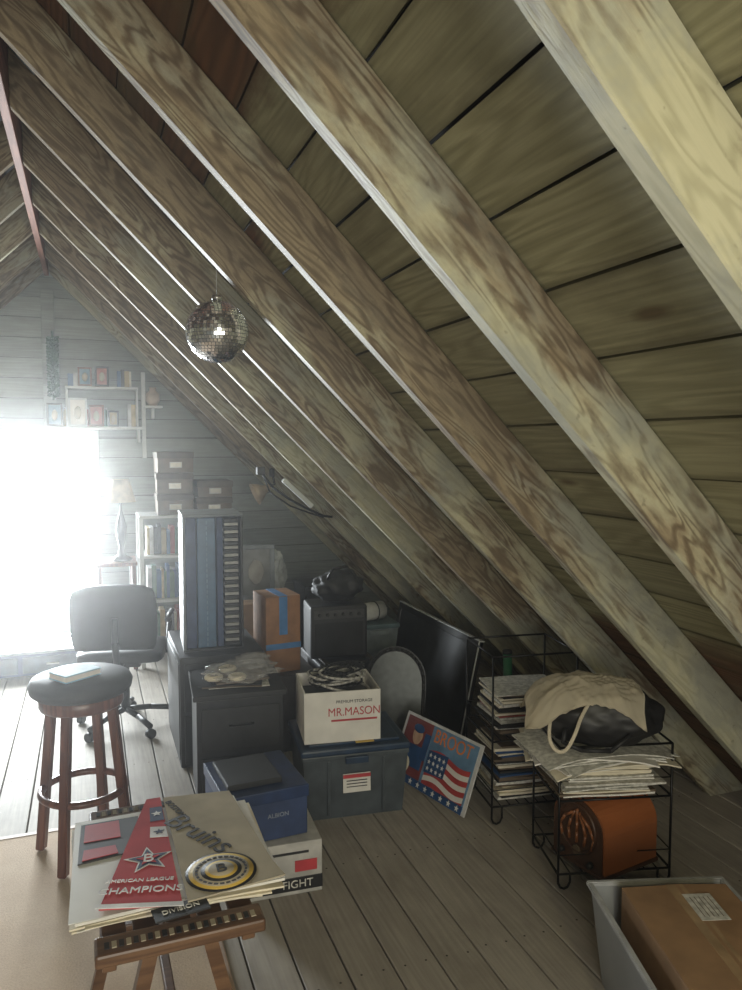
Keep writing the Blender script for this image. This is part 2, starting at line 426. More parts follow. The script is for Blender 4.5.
TT=.548
e=empty('paper_stack',(.165,1.92,TT),1)
z=sheets('newspapers',7,.47,.48,0,.005,[white,news,cream,white],e,.018,3,.012,seed=4)
poly('top_sheet',[(-.235,-.235),(.23,-.225),(.21,.235),(-.22,.225)],.0012,M('glossy_white_sheet',(.74,.74,.72),.3,0,.05),e,(0,0,z))
poly('dark_program',[(-.215,.0),(-.06,.02),(-.06,.2),(-.205,.2)],.003,dark,e,(0,0,z+.0015))
poly('red_program',[(-.20,.10),(-.11,.10),(-.11,.19),(-.195,.19)],.0015,redm,e,(0,0,z+.0048)); poly('red_program_lower',[(-.205,.01),(-.12,.02),(-.125,.06),(-.2,.06)],.0015,redm,e,(0,0,z+.0048))
PZ=TT+z+.007
e=empty('sports_pennant',(0,0,PZ))
pw=M('pennant_white',(.7,.7,.72))
pr=M('pennant_red',(.52,.06,.075),.85,0,.12)
poly('felt',[(-.004,1.70),(.170,1.655),(.170,1.71),(.168,2.20),(.130,2.20)],.003,pr,e)
poly('header_stripe',[(-.012,1.702),(.172,1.648),(.172,1.664),(-.008,1.716)],.002,pw,e,(0,0,.0035))
text('lettering_top','AMERICAN LEAGUE',.0175,(.087,1.783,.0048),(0,0,math.radians(-14)),pw,e)
text('lettering','CHAMPIONS',.033,(.086,1.742,.0048),(0,0,math.radians(-14)),pw,e)
star=[((.048 if i%2==0 else .02)*math.cos(math.pi/2+i*math.pi/5),(.048 if i%2==0 else .02)*math.sin(math.pi/2+i*math.pi/5)) for i in range(10)]
poly('emblem_border',[(a*1.25,b_*1.25) for a,b_ in star],.001,pw,e,(.112,1.87,.0035)); poly('emblem',star,.001,navy,e,(.112,1.87,.0046)); poly('emblem_inner',[(a*.6,b_*.6) for a,b_ in star],.001,pr,e,(.112,1.87,.0058))
text('emblem_letter','B',.05,(.112,1.87,.0072),(0,0,math.radians(-8)),pw,e)
poly('tip_stripe',[(.123,1.975),(.168,1.965),(.168,2.02),(.128,2.03)],.001,pw,e,(0,0,.0035)); poly('tip_star',[(a*.3,b_*.3) for a,b_ in star],.001,navy,e,(.148,1.997,.0046))
poly('tip_stripe_2',[(.130,2.06),(.167,2.06),(.167,2.14),(.134,2.14)],.001,navy,e,(0,0,.0035)); poly('tip_star_2',[(a*.3,b_*.3) for a,b_ in star],.001,pw,e,(.15,2.10,.0046))
e=empty('sports_pennant',(0,0,PZ+.001))
poly('felt',[(.182,1.66),(.41,1.69),(.395,1.76),(.36,2.17),(.185,2.19),(.175,2.19)],.004,felt,e)
lathe('badge_ring',[(0,0),(.083,0),(.083,.0015),(0,.0015)],(.270,1.752,.0045),black,e,40)
lathe('badge_gold',[(0,0),(.076,0),(.076,.0012),(0,.0012)],(.270,1.752,.0062),yellow,e,40)
lathe('badge_cream',[(0,0),(.066,0),(.066,.001),(0,.001)],(.270,1.752,.0076),felt,e,40)
for k in range(26):
    a=2*math.pi*k/26; box('badge_tick',(.006,.010,.0006),(.270+.058*math.cos(a),1.752+.058*math.sin(a),.0090),dark,e,(0,0,a),bev=0)
lathe('badge_dark',[(0,0),(.048,0),(.048,.001),(0,.001)],(.270,1.752,.0088),dark,e,40)
lathe('badge_inner',[(0,0),(.038,0),(.038,.001),(0,.001)],(.270,1.752,.010),yellow,e,40)
lathe('badge_core',[(0,0),(.030,0),(.030,.001),(0,.001)],(.270,1.752,.0111),felt,e,40)
text('badge_letter','B',.05,(.270,1.752,.0132),(0,0,0),black,e)
text('lettering','Bruins',.095,(.245,1.95,.0055),(0,0,math.radians(-60)),black,e)
text('lettering_small','BOSTON',.026,(.20,2.11,.0055),(0,0,math.radians(-72)),black,e)
e=empty('ticket_stub',(.165,1.645,PZ-.003),8); box('stub',(.12,.05,.004),(0,0,.002),dark,e,bev=.001); text('lettering','DIVISION',.02,(0,0,.0048),(0,0,0),news,e)

# ---------------------------------------------------------------- boxes behind table
e=empty('shipping_box',(.60,2.72,0),-3)
box('carton',(.32,.36,.19),(0,0,.096),M('printed_carton',(.45,.44,.42),.6),e)
box('black_band',(.322,.362,.05),(0,0,.04),black,e,bev=.002); text('label_low','FIGHT',.040,(.07,-.183,.04),(math.pi/2,0,0),news,e)
box('red_mark',(.08,.003,.04),(.10,-.1815,.105),redm,e,bev=0); box('print_line',(.14,.003,.008),(.04,-.1815,.155),dark,e,bev=0)
e=empty('shoe_box',(.55,2.74,.193),4)
box('base',(.30,.33,.14),(0,0,.071),navy,e); box('lid',(.31,.34,.045),(0,0,.162),M('dark_blue_lid',(.015,.035,.11),.4),e); text('label','ALBION',.022,(.04,-.167,.09),(math.pi/2,0,0),M('faint_print',(.25,.28,.34)),e)
box('dark_folder',(.2,.24,.02),(-.03,.0,.196),dark,e)

# ---------------------------------------------------------------- storage tote + record carton with cables
tg=M('grey_blue_plastic',(.065,.078,.09),.35)
e=empty('storage_tote',(1.06,3.18,0),-6)
bm=bmesh.new(); openbox(bm,.42,.34,.28,.005,.04); fin('tub',bm,tg,e)
bl_=M('blue_lid',(.022,.045,.09),.35)
box('rim',(.47,.39,.02),(0,0,.275),tg,e); box('lid',(.48,.40,.03),(0,0,.30),bl_,e,bev=.01)
box('lid_ridge',(.40,.32,.012),(0,0,.32),bl_,e)
for x in (-.12,.12): box('rib',(.012,.012,.24),(x,-.187,.14),tg,e)
box('label',(.12,.003,.08),(.0,-.197,.16),white,e,(math.radians(-4),0,0),bev=0); box('label_red',(.12,.002,.015),(.0,-.2,.19),redm,e,(math.radians(-4),0,0),bev=0)
for k in range(4): box('label_text_%d'%(k+1),(.09,.002,.004),(.0,-.199,.17-.013*k),dark,e,(math.radians(-4),0,0),bev=0)
box('handle',(.10,.02,.03),(0,-.2,.262),bl_,e); box('tape_patch',(.08,.05,.002),(.04,-.16,.328),yellow,e,bev=0)
e=empty('archive_carton',(1.01,3.17,.33),-8)
bm=bmesh.new(); openbox(bm,.33,.30,.22,.006,.0); fin('tray',bm,white,e)
text('lettering','MR.MASON',.05,(.05,-.1515,.13),(math.pi/2,0,0),redm,e,sx=.9); text('small_lettering','PREMIUM STORAGE',.018,(.05,-.1515,.175),(math.pi/2,0,0),dark,e)
box('stripe',(.20,.002,.008),(.05,-.151,.095),redm,e,bev=0)
ls=[]
rnd=random.Random(3)
for k in range(16):
    R=rnd.uniform(.06,.12); cx=rnd.uniform(-.03,.03); cy=rnd.uniform(-.03,.03); z0=.2+rnd.uniform(0,.07); tx=rnd.uniform(-.35,.35)
    ls.append([(cx+R*math.cos(t*.3),cy+R*math.sin(t*.3)*.9,z0+tx*R*math.cos(t*.3)) for t in range(22)])
wires('grey_cables',ls[:8],.006,M('grey_cable',(.42,.41,.39),.5),e); wires('black_cables',ls[8:],.005,black,e)
box('cable_bundle_fill',(.3,.27,.15),(0,0,.09),dark,e)

# ---------------------------------------------------------------- black nightstand & filing cabinet
e=empty('black_cabinet',(.61,3.45,0),-4)
box('carcass',(.38,.38,.47),(0,0,.255),black,e); box('top',(.41,.41,.025),(0,0,.505),dark,e,bev=.006); box('plinth',(.36,.36,.02),(0,0,.011),black,e)
for k in range(2):
    box('drawer_%d'%(k+1),(.34,.012,.19),(0,-.194,.14+.22*k),dark,e); wires('pull_%d'%(k+1),[[(-.05,-.202,.16+.22*k),(-.05,-.22,.16+.22*k),(.05,-.22,.16+.22*k),(.05,-.202,.16+.22*k)]],.004,blackw,e)
e=empty('plastic_wrapped_records',(.60,3.45,.519),0)
z=sheets('sleeves',5,.27,.26,0,.006,[dark,news,dark,kraft],e,.02,14,.0,seed=8)
pl,nt,b=newmat('clear_plastic_wrap'); f=noise_(nt,objc(nt),18,4); nt.links.new(mixc(nt,f,(.45,.45,.46),(.7,.7,.7)),b.inputs['Base Color']); b.inputs['Roughness'].default_value=.12; b.inputs['Alpha'].default_value=.3
blob('wrap',(.16,.13,.03),(0.03,-.01,z+.015),pl,e,.4,4,5)
blob('wrap_fold',(.08,.07,.03),(0.10,.05,z+.04),pl,e,.5,4,4,seed=4)
for k,(x,y) in enumerate(((-.1,-.06),(.0,-.09),(-.02,.05))): torus('tape_roll_%d'%(k+1),.03,.012,(x,y,z+.012),cream,e)

e=empty('filing_cabinet',(.60,4.05,0))
box('carcass',(.42,.60,.55),(0,0,.28),dark,e)
for k in range(2): box('drawer_%d'%(k+1),(.38,.012,.24),(0,-.305,.145+.26*k),black,e); box('handle_%d'%(k+1),(.12,.02,.02),(0,-.318,.18+.26*k),steel,e)
box('side_panel',(.006,.56,.48),(-.212,0,.28),M('dull_metal',(.04,.04,.04),.5,.4),e)

e=empty('media_tower',(.58,4.0,.557),-3)
tgm=M('tower_grey',(.14,.16,.18),.5)
box('left_panel',(.013,.34,.68),(-.143,0,.34),tgm,e)
box('back_panel',(.29,.013,.68),(0,.16,.34),black,e); box('right_panel',(.013,.34,.68),(.143,0,.34),black,e)
box('top_panel',(.30,.34,.013),(0,0,.6875),tgm,e); box('bottom_panel',(.30,.34,.013),(0,0,.007),black,e)
bl=M('tower_blue',(.035,.10,.20),.45)
for i,(x,w,mt) in enumerate(((-.108,.05,navy),(-.032,.09,bl),(.036,.03,navy))): box('spine_%d'%(i+1),(w,.29,.66),(x,-.005,.345),mt,e)
for k in range(33): box('cassette_%d'%(k+1),(.07,.28,.015),(.094,-.008,.026+.0198*k),M('cassette_grey',(.26,.26,.25),.4) if k%2 else dark,e,bev=.001)
for k in range(24): box('rib_%d'%(k+1),(.005,.004,.018),(-.03,-.151,.03+.027*k),M('rib_blue',(.10,.18,.28),.5),e,bev=0)

def carton(name,loc,rz,s,mat,tape=None,lab=None):
    e=empty(name,loc,rz); box('carton',s,(0,0,s[2]/2),mat,e)
    box('flap_left',(s[0]/2-.002,s[1],.003),(-s[0]/4,0,s[2]+.002),mat,e,bev=0); box('flap_right',(s[0]/2-.002,s[1],.003),(s[0]/4,0,s[2]+.002),mat,e,bev=0)
    if tape:
        box('tape_top',(.045,s[1]+.004,.002),(0,0,s[2]+.0045),tape,e,bev=0); box('tape_front',(.045,.002,s[2]*.5),(0,-s[1]/2-.0012,s[2]*.75),tape,e,bev=0)
    if lab: box('label',(s[0]*.45,.002,s[2]*.3),(s[0]*.1,-s[1]/2-.0015,s[2]*.5),lab,e,bev=0)
    return e
carton('storage_crate',(.965,3.98,0),0,(.27,.40,.40),M('dark_carton',(.05,.04,.035)))
e=carton('cardboard_box',(.92,3.95,.406),6,(.19,.22,.40),M('orange_cardboard',(.27,.13,.055),.75),M('painters_tape',(.05,.17,.40)),None)
box('tape_band',(.192,.002,.03),(0,-.1125,.14),_c['painters_tape'],e,bev=0)

e=empty('steamer_trunk',(1.31,4.08,0),0)
box('body',(.33,.40,.34),(0,0,.172),black,e,bev=.01); box('lid',(.34,.41,.07),(0,0,.378),dark,e,bev=.012)
for x in (-.13,.13): box('strap',(.03,.42,.42),(x,0,.212),M('trunk_strap',(.05,.035,.02)),e)
box('clasp',(.05,.012,.06),(0,-.212,.33),blackw,e)
e=empty('guitar_amplifier',(1.28,4.05,.424),-6)
box('cabinet',(.32,.24,.29),(0,0,.146),black,e,bev=.012); box('grille_cloth',(.27,.008,.18),(0,-.122,.11),M('grille',(.02,.02,.022),.9),e)
box('control_panel',(.28,.008,.045),(0,-.122,.245),M('amp_panel',(.06,.06,.06),.4,.5),e)
for k in range(6): cyl('knob_%d'%(k+1),.011,.009,.014,(-.11+.044*k,-.132,.245),dark,e,(math.pi/2,0,0),16)
e=empty('duffel_bag',(1.30,4.05,.722))
blob('bag',(.14,.10,.09),(0,0,.085),dark,e,.25,2,4,-.08)
wires('strap',[[(-.08,-.05,.13),(-.05,-.06,.19),(.03,-.06,.20),(.08,-.05,.14)]],.008,black,e)
e=empty('laundry_bag',(1.13,4.98,.59))
blob('cloth',(.09,.09,.15),(0,0,.15),M('pale_cloth',(.36,.38,.38),.8),e,.3,2.6,5,-.148,seed=3)
e=empty('picture_frame',(1.0,4.86,.592),-8,None)
for nm,s,l in (('rail_bottom',(.24,.02,.03),(0,0,.015)),('rail_top',(.24,.02,.03),(0,0,.345)),('stile_left',(.03,.02,.30),(-.105,0,.18)),('stile_right',(.03,.02,.30),(.105,0,.18))): box(nm,s,l,tgm,e)
box('print',(.18,.006,.30),(0,.004,.18),M('old_print',(.12,.13,.13),.4),e,bev=0); blob('portrait',(.05,.004,.08),(0,0,.18),M('faded_portrait',(.25,.24,.22)),e,.1,2,3)
carton('moving_box',(1.05,4.95,0),3,(.42,.36,.58),card)

bn=M('teal_plastic',(.07,.11,.12),.4)
def tote(name,loc,rz,w,d,h,mt,lid):
    e=empty(name,loc,rz); bm=bmesh.new(); openbox(bm,w-.03,d-.03,h,.005,.03); fin('tub',bm,mt,e)
    box('lid',(w+.02,d+.02,.03),(0,0,h+.015),lid,e,bev=.008); box('handle',(.12,.02,.025),(0,-d/2-.01,h-.02),mt,e); return e
tote('plastic_bin',(1.645,4.46,0),2,.26,.36,.27,bn,M('pale_lid',(.14,.18,.19),.4))
tote('plastic_bin',(1.645,4.46,.303),-3,.25,.35,.17,M('clear_bin',(.18,.21,.22),.3),bn)
e=empty('rolled_blanket',(1.59,4.38,.506),15)
cyl('roll',.055,.055,.24,(0,0,.057),M('light_blanket',(.48,.48,.46),.9),e,(0,math.pi/2,0)); cyl('roll_core',.02,.02,.245,(0,0,.057),dark,e,(0,math.pi/2,0))
torus('tie',.056,.004,(.06,0,.057),dark,e,(0,math.pi/2,0))

# ---------------------------------------------------------------- leaning framed panel
e=empty('framed_blackboard',(1.80,4.05,.008),0,(0,math.radians(12),0))
FH=.56
fr=M('frame_black',(.015,.015,.015),.3)
box('board',(.008,1.02,FH-.06),(0,0,FH/2+.004),M('board_face',(.03,.032,.035),.35),e,bev=0)
for nm,s,l in (('rail_bottom',(.025,1.1,.04),(0,0,.025)),('rail_top',(.025,1.1,.04),(0,0,FH-.015)),('stile_near',(.025,.04,FH),(0,-.53,FH/2+.005)),('stile_far',(.025,.04,FH),(0,.53,FH/2+.005))): box(nm,s,l,fr,e)
box('edge_strip_top',(.03,1.11,.005),(0,0,FH+.008),metalw,e,bev=0); box('edge_strip_near',(.006,.006,FH),(-.014,-.55,FH/2+.005),metalw,e,bev=0)
e=empty('arched_mirror',(1.47,3.62,.004)); e.rotation_euler=(math.radians(-10),0,math.radians(-28))
pts=[(-.14,0),(.14,0),(.15,.30)]+[(.15*math.cos(a),.34+.17*math.sin(a)) for a in [math.pi*i/16 for i in range(17)]]+[(-.15,.30)]
poly('backing',[(x*1.08,y*1.03) for x,y in pts],.015,fr,e,(0,0.002,.004),(math.pi/2,0,0))
poly('glass',[(x*.93,y*.95+.015) for x,y in pts],.003,M('mirror_glass',(.13,.14,.14),.35,.5,.15,30),e,(0,-.0135,.004),(math.pi/2,0,0))
wires('moulding',[[(x,-.018,y+.006) for x,y in pts+[pts[0]]]],.008,dark,e)

# poster board
e=empty('sports_poster',(1.40,3.08,0.004),0)
e.rotation_euler=Euler((math.radians(-22),0,math.radians(-76)),'XYZ')
def pb(nm,w,h,x,z,mt,t=.002,y=0): return box(nm,(w,t,h),(x,y,z),mt,e,bev=0)
PB=M('poster_blue',(.03,.08,.20),.35); PR=M('poster_red',(.42,.06,.06),.4); PS=M('poster_sky',(.13,.24,.38),.4)
pb('board',.54,.31,0,.158,M('poster_white',(.6,.6,.6),.4),.006)
pb('field',.50,.28,0,.160,PS,.002,-.0042)
pb('left_panel',.19,.28,-.155,.160,M('poster_maroon',(.20,.05,.05),.4),.002,-.0052)
text('title','BROOT',.085,(.09,-.0062,.258),(math.pi/2,0,0),M('poster_orange',(.70,.22,.06)),e,sx=.9)
pb('player_jersey',.13,.10,-.14,.13,PB,.002,-.0066); pb('player_arm',.04,.12,-.08,.19,PB,.002,-.0068)
blob('player_head',(.035,.002,.042),(-.15,-.0078,.225),M('poster_skin',(.5,.32,.22)),e,.08,2)
blob('player_cap',(.038,.002,.02),(-.15,-.0096,.258),PB,e,.05)
blob('ball',(.04,.002,.04),(-.19,-.0086,.08),cream,e,.02)
for k in range(7):
    bm=bmesh.new(); G=12; rows=[]
    for i in range(G+1):
        u=i/G; xx=-.04+.28*u; w_=.012*math.sin(u*6)
        rows.append([bm.verts.new((xx,-.0066,.03+.023*k+w_)),bm.verts.new((xx,-.0066,.03+.023*(k+1)+w_))])
    for i in range(G): bm.faces.new((rows[i][0],rows[i+1][0],rows[i+1][1],rows[i][1]))
    fin('flag_stripe_%d'%(k+1),bm,PR if k%2==0 else white,e)
bm=bmesh.new(); bm.faces.new([bm.verts.new(c) for c in ((-.045,-.0076,.09),(.09,-.0076,.10),(.09,-.0076,.20),(-.045,-.0076,.19))]); fin('flag_canton',bm,PB,e)
for k in range(12): poly('star_%d'%(k+1),[(a*.24,b_*.24) for a,b_ in star],.001,white,e,(-.025+.031*(k%4),-.0084,.112+.030*(k//4)),(math.pi/2,0,0))
pb('star_band',.50,.035,0,.022,PB,.002,-.0062)
for k in range(9): poly('band_star_%d'%(k+1),[(a*.30,b_*.30) for a,b_ in star],.001,white,e,(-.22+.055*k,-.0078,.022),(math.pi/2,0,0))

# ---------------------------------------------------------------- wire racks
def rack(name,loc,rz,w,d,h,levels,n=9):
    e=empty(name,loc,rz); r=.0045; ls=[]
    for sx in (-1,1):
        for sy in (-1,1):
            x=sx*w/2; y=sy*d/2
            ls.append([(x,y,h),(x,y,.03),(x-sx*.008,y,.012),(x-sx*.022,y,.006),(x-sx*.036,y,.012),(x-sx*.045,y,.03),(x-sx*.045,y,levels[0])])
    for z in levels+[h]:
        ls.append([(-w/2,-d/2,z),(w/2,-d/2,z),(w/2,d/2,z),(-w/2,d/2,z),(-w/2,-d/2,z)])
    wires('frame',ls,r,blackw,e)
    l2=[]
    for z in levels:
        for i in range(1,n): 
            x=-w/2+w*i/n; l2.append([(x,-d/2,z),(x,d/2,z)])
        for s in (-1,1): l2.append([(-w/2,s*d/2,z+.07),(w/2,s*d/2,z+.07)]); l2.append([(s*w/2,-d/2,z+.07),(s*w/2,d/2,z+.07)])
    wires('shelf_wires',l2,.0025,blackw,e); return e
rack('wire_rack',(1.78,2.32,0),-14,.42,.28,.525,[.06,.33])
rack('wire_rack',(1.76,2.86,0),-8,.38,.32,.72,[.08,.36])
e=empty('newspaper_pile',(1.74,2.30,.338),-14)
zt=sheets('papers',22,.36,.25,0.002,.007,[news,cream,white,news,cream,white,kraft],e,.02,5,.0,seed=11)
zt2=sheets('loose_papers',11,.46,.30,zt,.0045,[cream,news,white],e,.05,16,.03,ctr=(-.03,-.01),seed=24)
e=empty('magazine_pile',(1.76,2.86,.087),-8); sheets('magazines',24,.30,.25,0.0,.009,[news,cream,kraft,dark,kraft,PB],e,.012,4,seed=5)
e=empty('magazine_pile',(1.76,2.86,.367),-8); sheets('magazines',18,.30,.25,0.0,.0095,[news,news,cream,dark,kraft,bricks[0]],e,.012,4,seed=6)
BZ=.338+zt2+.008
e=empty('gym_bag',(1.71,2.26,BZ),-28)
blob('body',(.225,.13,.115),(0.01,0,.092),M('bag_nylon',(.014,.014,.016),.5),e,.10,2,5,-.09)
wires('zipper',[[(.19*math.cos(a),-.02,.085+.102*math.sin(a)) for a in [math.pi*i/16 for i in range(2,15)]]],.003,blackw,e)
wires('strap',[[(-.12,-.11,.07),(-.13,-.135,.03),(-.07,-.15,.01),(0.03,-.145,.01),(.10,-.12,.06)]],.008,dark,e)
e=empty('canvas_tote_bag',(1.69,2.27,BZ+.10),-28)
bm=bmesh.new(); G=60; g=[]
for i in range(G+1):
    row=[]
    for j in range(G+1):
        u=i/G*2-1; v_=j/G*2-1
        x=u*.205-.03; y=v_*.14
        q=1-(x/.24)**2-(y/.155)**2
        z=.118*math.sqrt(max(q,0.02))-(0 if q>.02 else min(.06,(0.02-q)*.14))
        z+=.016*noise.noise(Vector((x*14,y*14,1)))+.010*abs(noise.noise(Vector((x*34+y*26,y*14,4))))+.010*abs(noise.noise(Vector((x*18-y*40,y*20,9))))+.012
        x+=.02*noise.noise(Vector((y*12,2,3))); y+=.022*noise.noise(Vector((x*12,5,3)))
        row.append(bm.verts.new((x,y,z)))
    g.append(row)
for i in range(G):
    for j in range(G): bm.faces.new((g[i][j],g[i+1][j],g[i+1][j+1],g[i][j+1]))
r=bmesh.ops.solidify(bm,geom=bm.faces[:],thickness=.004)
fin('cloth',bm,canvas,e,smooth=True)
def strap(name,pts,w,mat,parent):
    P0=[Vector(p) for p in pts]; P=[]
    for i in range(len(P0)-1):
        p0=P0[max(i-1,0)];p1=P0[i];p2=P0[i+1];p3=P0[min(i+2,len(P0)-1)]
        for k in range(5):
            t=k/5; P.append(.5*((2*p1)+(-p0+p2)*t+(2*p0-5*p1+4*p2-p3)*t*t+(-p0+3*p1-3*p2+p3)*t**3))
    P.append(P0[-1])
    bm=bmesh.new(); rows=[]
    for i,p in enumerate(P):
        t=(P[min(i+1,len(P)-1)]-P[max(i-1,0)]).normalized(); n=Vector((0,-1,.3)); s=t.cross(n).normalized()*w/2; n2=s.cross(t).normalized()*.0015
        rows.append([bm.verts.new(p+s+n2),bm.verts.new(p-s+n2),bm.verts.new(p-s-n2),bm.verts.new(p+s-n2)])
    for a,b_ in zip(rows,rows[1:]):
        for k in range(4): bm.faces.new((a[k],a[(k+1)%4],b_[(k+1)%4],b_[k]))
    bm.faces.new(rows[0]); bm.faces.new(rows[-1][::-1])
    fin(name,bm,mat,parent,smooth=True)
strap('handle_front',[(-.15,-.12,.02),(-.158,-.155,-.04),(-.145,-.16,-.08),(-.12,-.162,-.095),(-.095,-.16,-.08),(-.07,-.155,-.03),(-.05,-.14,.02),(-.02,-.12,.07)],.012,M('canvas_strap',(.55,.49,.38),.9),e)

e=empty('cathedral_radio',(1.775,2.28,.064),-80)
def arch(w,h,k=18):
    rr=w*.42
    return [(-w/2,0),(w/2,0),(w/2,h-rr)]+[(w/2*math.cos(a),h-rr+rr*math.sin(a)) for a in [math.pi*i/k for i in range(1,k)]]+[(-w/2,h-rr)]
rd=M('radio_face',(.06,.028,.016),.4)
poly('body',arch(.25,.25),.27,copper,e,(0,.135,0.008),(math.pi/2,0,0))
poly('face',arch(.235,.24),.006,rd,e,(0,-.1352,.010),(math.pi/2,0,0))
box('base',(.26,.29,.016),(0,0,.008),rd,e)
for k in range(5):
    x=(k-2)*.032; wires('grille_bar_%d'%(k+1),[[(x*1.1,-.144,.09),(x*1.3,-.144,.13),(x*.9,-.144,.17),(x*.3,-.144,.215-abs(x)*.3)]],.006,M('radio_bar',(.22,.08,.03),.35),e)
torus('grille_ring',.088,.006,(0,-.143,.145),rd,e,(math.pi/2,0,0)); cyl('dial',.02,.02,.008,(0,-.144,.06),kraft,e,(math.pi/2,0,0))
for x in (-.07,.07): cyl('knob',.012,.010,.02,(x,-.15,.035),dark,e,(math.pi/2,0,0),16)

# ---------------------------------------------------------------- frosted bin with box bottom right
ct,nt,b=newmat('frosted_plastic'); f=noise_(nt,objc(nt),6,3); nt.links.new(mixc(nt,f,(.32,.34,.36),(.44,.46,.48)),b.inputs['Base Color']); b.inputs['Roughness'].default_value=.3; b.inputs['Alpha'].default_value=.72
e=empty('open_storage_bin',(1.475,1.47,0),-17)
bm=bmesh.new(); openbox(bm,.34,.56,.29,.004,.06); fin('tub',bm,ct,e)
def rimloop(w,d,z,t):
    bm=bmesh.new()
    for s in (-1,1): addbox(bm,(w+t,t,.014),(0,s*d/2,z)); addbox(bm,(t,d-t,.014),(s*w/2,0,z))
    bmesh.ops.bevel(bm,geom=bm.edges[:],offset=.003,segments=2,affect='EDGES'); return bm
fin('rim',rimloop(.405,.625,.29,.016),M('bin_rim',(.42,.43,.45),.35),e)
box('latch',(.10,.02,.05),(0,.32,.26),_c['bin_rim'],e)
e=empty('cardboard_box',(1.495,1.47,.006),-17)
box('carton',(.31,.46,.31),(0,0,.157),card,e); box('flap_a',(.152,.46,.004),(-.078,0,.315),card,e,(0,math.radians(-1.5),0),bev=0); box('flap_b',(.152,.46,.004),(.078,0,.316),card,e,(0,math.radians(1.5),0),bev=0)
box('paper_label',(.08,.12,.001),(.04,.12,.3205),news,e,bev=0)
for k in range(5): box('label_line_%d'%(k+1),(.002,.09,.0006),(.015+.013*k,.12,.3213),kraft,e,bev=0)
box('tape_strip',(.05,.462,.001),(0,0,.3192),M('packing_tape',(.38,.26,.15),.2),e,bev=0)
box('side_print',(.12,.002,.06),(0,.2312,.2),dark,e,bev=0)

# ---------------------------------------------------------------- office chair
e=empty('office_chair',(.16,4.46,0),-12)
for k in range(5):
    a=math.radians(72*k+20); c_,s_=math.cos(a),math.sin(a)
    wires('base_arm_%d'%(k+1),[[(0,0,.10),(.14*c_,.14*s_,.09),(.27*c_,.27*s_,.065)]],.016,black,e,8)
    cyl('caster_%d'%(k+1),.026,.026,.035,(.27*c_,.27*s_,.027),black,e,(math.pi/2,0,a+math.pi/2),20)
cyl('gas_column',.025,.025,.28,(0,0,.24),blackw,e); box('mechanism',(.2,.2,.04),(0,0,.385),black,e)
def softpad(name,w,d,h,loc,rot,curve=0):
    bm=bmesh.new(); addbox(bm,(w,d,h),(0,0,0)); bmesh.ops.subdivide_edges(bm,edges=bm.edges[:],cuts=6,use_grid_fill=True)
    for v in bm.verts:
        x=v.co.x/(w/2); y=v.co.y/(d/2)
        f=(1-.5*max(abs(x),abs(y))**4)
        rr=max(0,(abs(x)**4+abs(y)**4)-1)
        v.co.x*=1-.09*rr; v.co.y*=1-.09*rr
        v.co.z=v.co.z*f+curve*x*x
    o=fin(name,bm,black,e,loc,rot,True); return o
softpad('seat',.46,.44,.08,(0,0,.44),(0,0,0))
softpad('backrest',.44,.36,.05,(0,-.24,.68),(math.radians(97),0,0),.04)
wires('back_support',[[(0,-.05,.38),(0,-.22,.40),(0,-.27,.55),(0,-.27,.68)]],.018,black,e,8)
for s in (-1,1): wires('armrest_%d'%(1 if s<0 else 2),[[(s*.15,0,.41),(s*.24,0,.43),(s*.25,.02,.60),(s*.25,-.10,.63),(s*.25,.14,.63)]],.014,black,e,8)

# ---------------------------------------------------------------- back wall: shelving, boxes, lamp
e=empty('metal_shelving_unit',(.68,5.75,0))
for sx in (-1,1):
    for sy in (-1,1): box('upright',(.03,.03,1.08),(sx*.35,sy*.17,.54),metalw,e)
for k,z in enumerate((.15,.48,.80,1.085)): box('shelf_%d'%(k+1),(.73,.37,.02),(0,0,z),metalw,e)
def books(name,loc,w,h0,rz=0,d=.16,seed=1,mt=None,parent=None):
    rnd=random.Random(seed); e=empty(name,loc,rz); x=0; k=0
    if parent: e.parent=parent
    while x<w:
        t=rnd.uniform(.015,.04); h=h0*rnd.uniform(.75,1)
        box('book_%d'%k,(t-.001,d*rnd.uniform(.8,1),h),(x+t/2,0,h/2+.001),rnd.choice(mt or bricks),e,bev=.001); x+=t; k+=1
books('row_of_books',(-.31,-.05,.81),.56,.22,seed=3,parent=e)
books('row_of_books',(-.31,-.05,.49),.56,.24,seed=5,parent=e)
books('row_of_books',(-.31,-.05,.16),.56,.26,seed=6,parent=e)
lab=M('box_label',(.55,.53,.48))
def filebox(loc,rz,w=.25,h=.15):
    e=empty('photo_storage_box',loc,rz); box('base',(w,.30,h-.045),(0,0,(h-.045)/2),kraft,e); box('lid',(w+.012,.312,.045),(0,0,h-.0235),M('kraft_lid',(.08,.06,.04),.7),e)
    box('label_holder',(.085,.004,.04),(0,-.152,h*.38),steel,e,bev=.001); box('label',(.07,.003,.03),(0,-.155,h*.38),lab,e,bev=0)
for k in range(3): filebox((.575,5.74,1.096+.151*k),random.uniform(-3,3))
for k in range(2): filebox((.855,5.74,1.096+.121*k),random.uniform(-3,3),.25,.12)
e=empty('side_table',(.16,5.72,0))
box('top',(.28,.34,.025),(0,0,.76),stoolw,e)
for sx in (-1,1):
    for sy in (-1,1): box('leg',(.03,.03,.745),(sx*.115,sy*.14,.374),stoolw,e)
box('shelf',(.25,.3,.02),(0,0,.3),stoolw,e)
e=empty('table_lamp',(.20,5.68,.773))
lathe('base',[(0,0),(.07,0),(.075,.015),(.03,.04),(.018,.10),(.035,.18),(.04,.24),(.02,.32),(.01,.36),(.01,.42),(0,.42)],(0,0,0),black,e)
lathe('shade',[(.105,.42),(.062,.58),(.060,.58),(.102,.42)],(0,0,0),M('lamp_shade',(.50,.42,.30),.8),e)
es=empty('hanging_shelf',(.06,YB-.10,1.725)); e=es
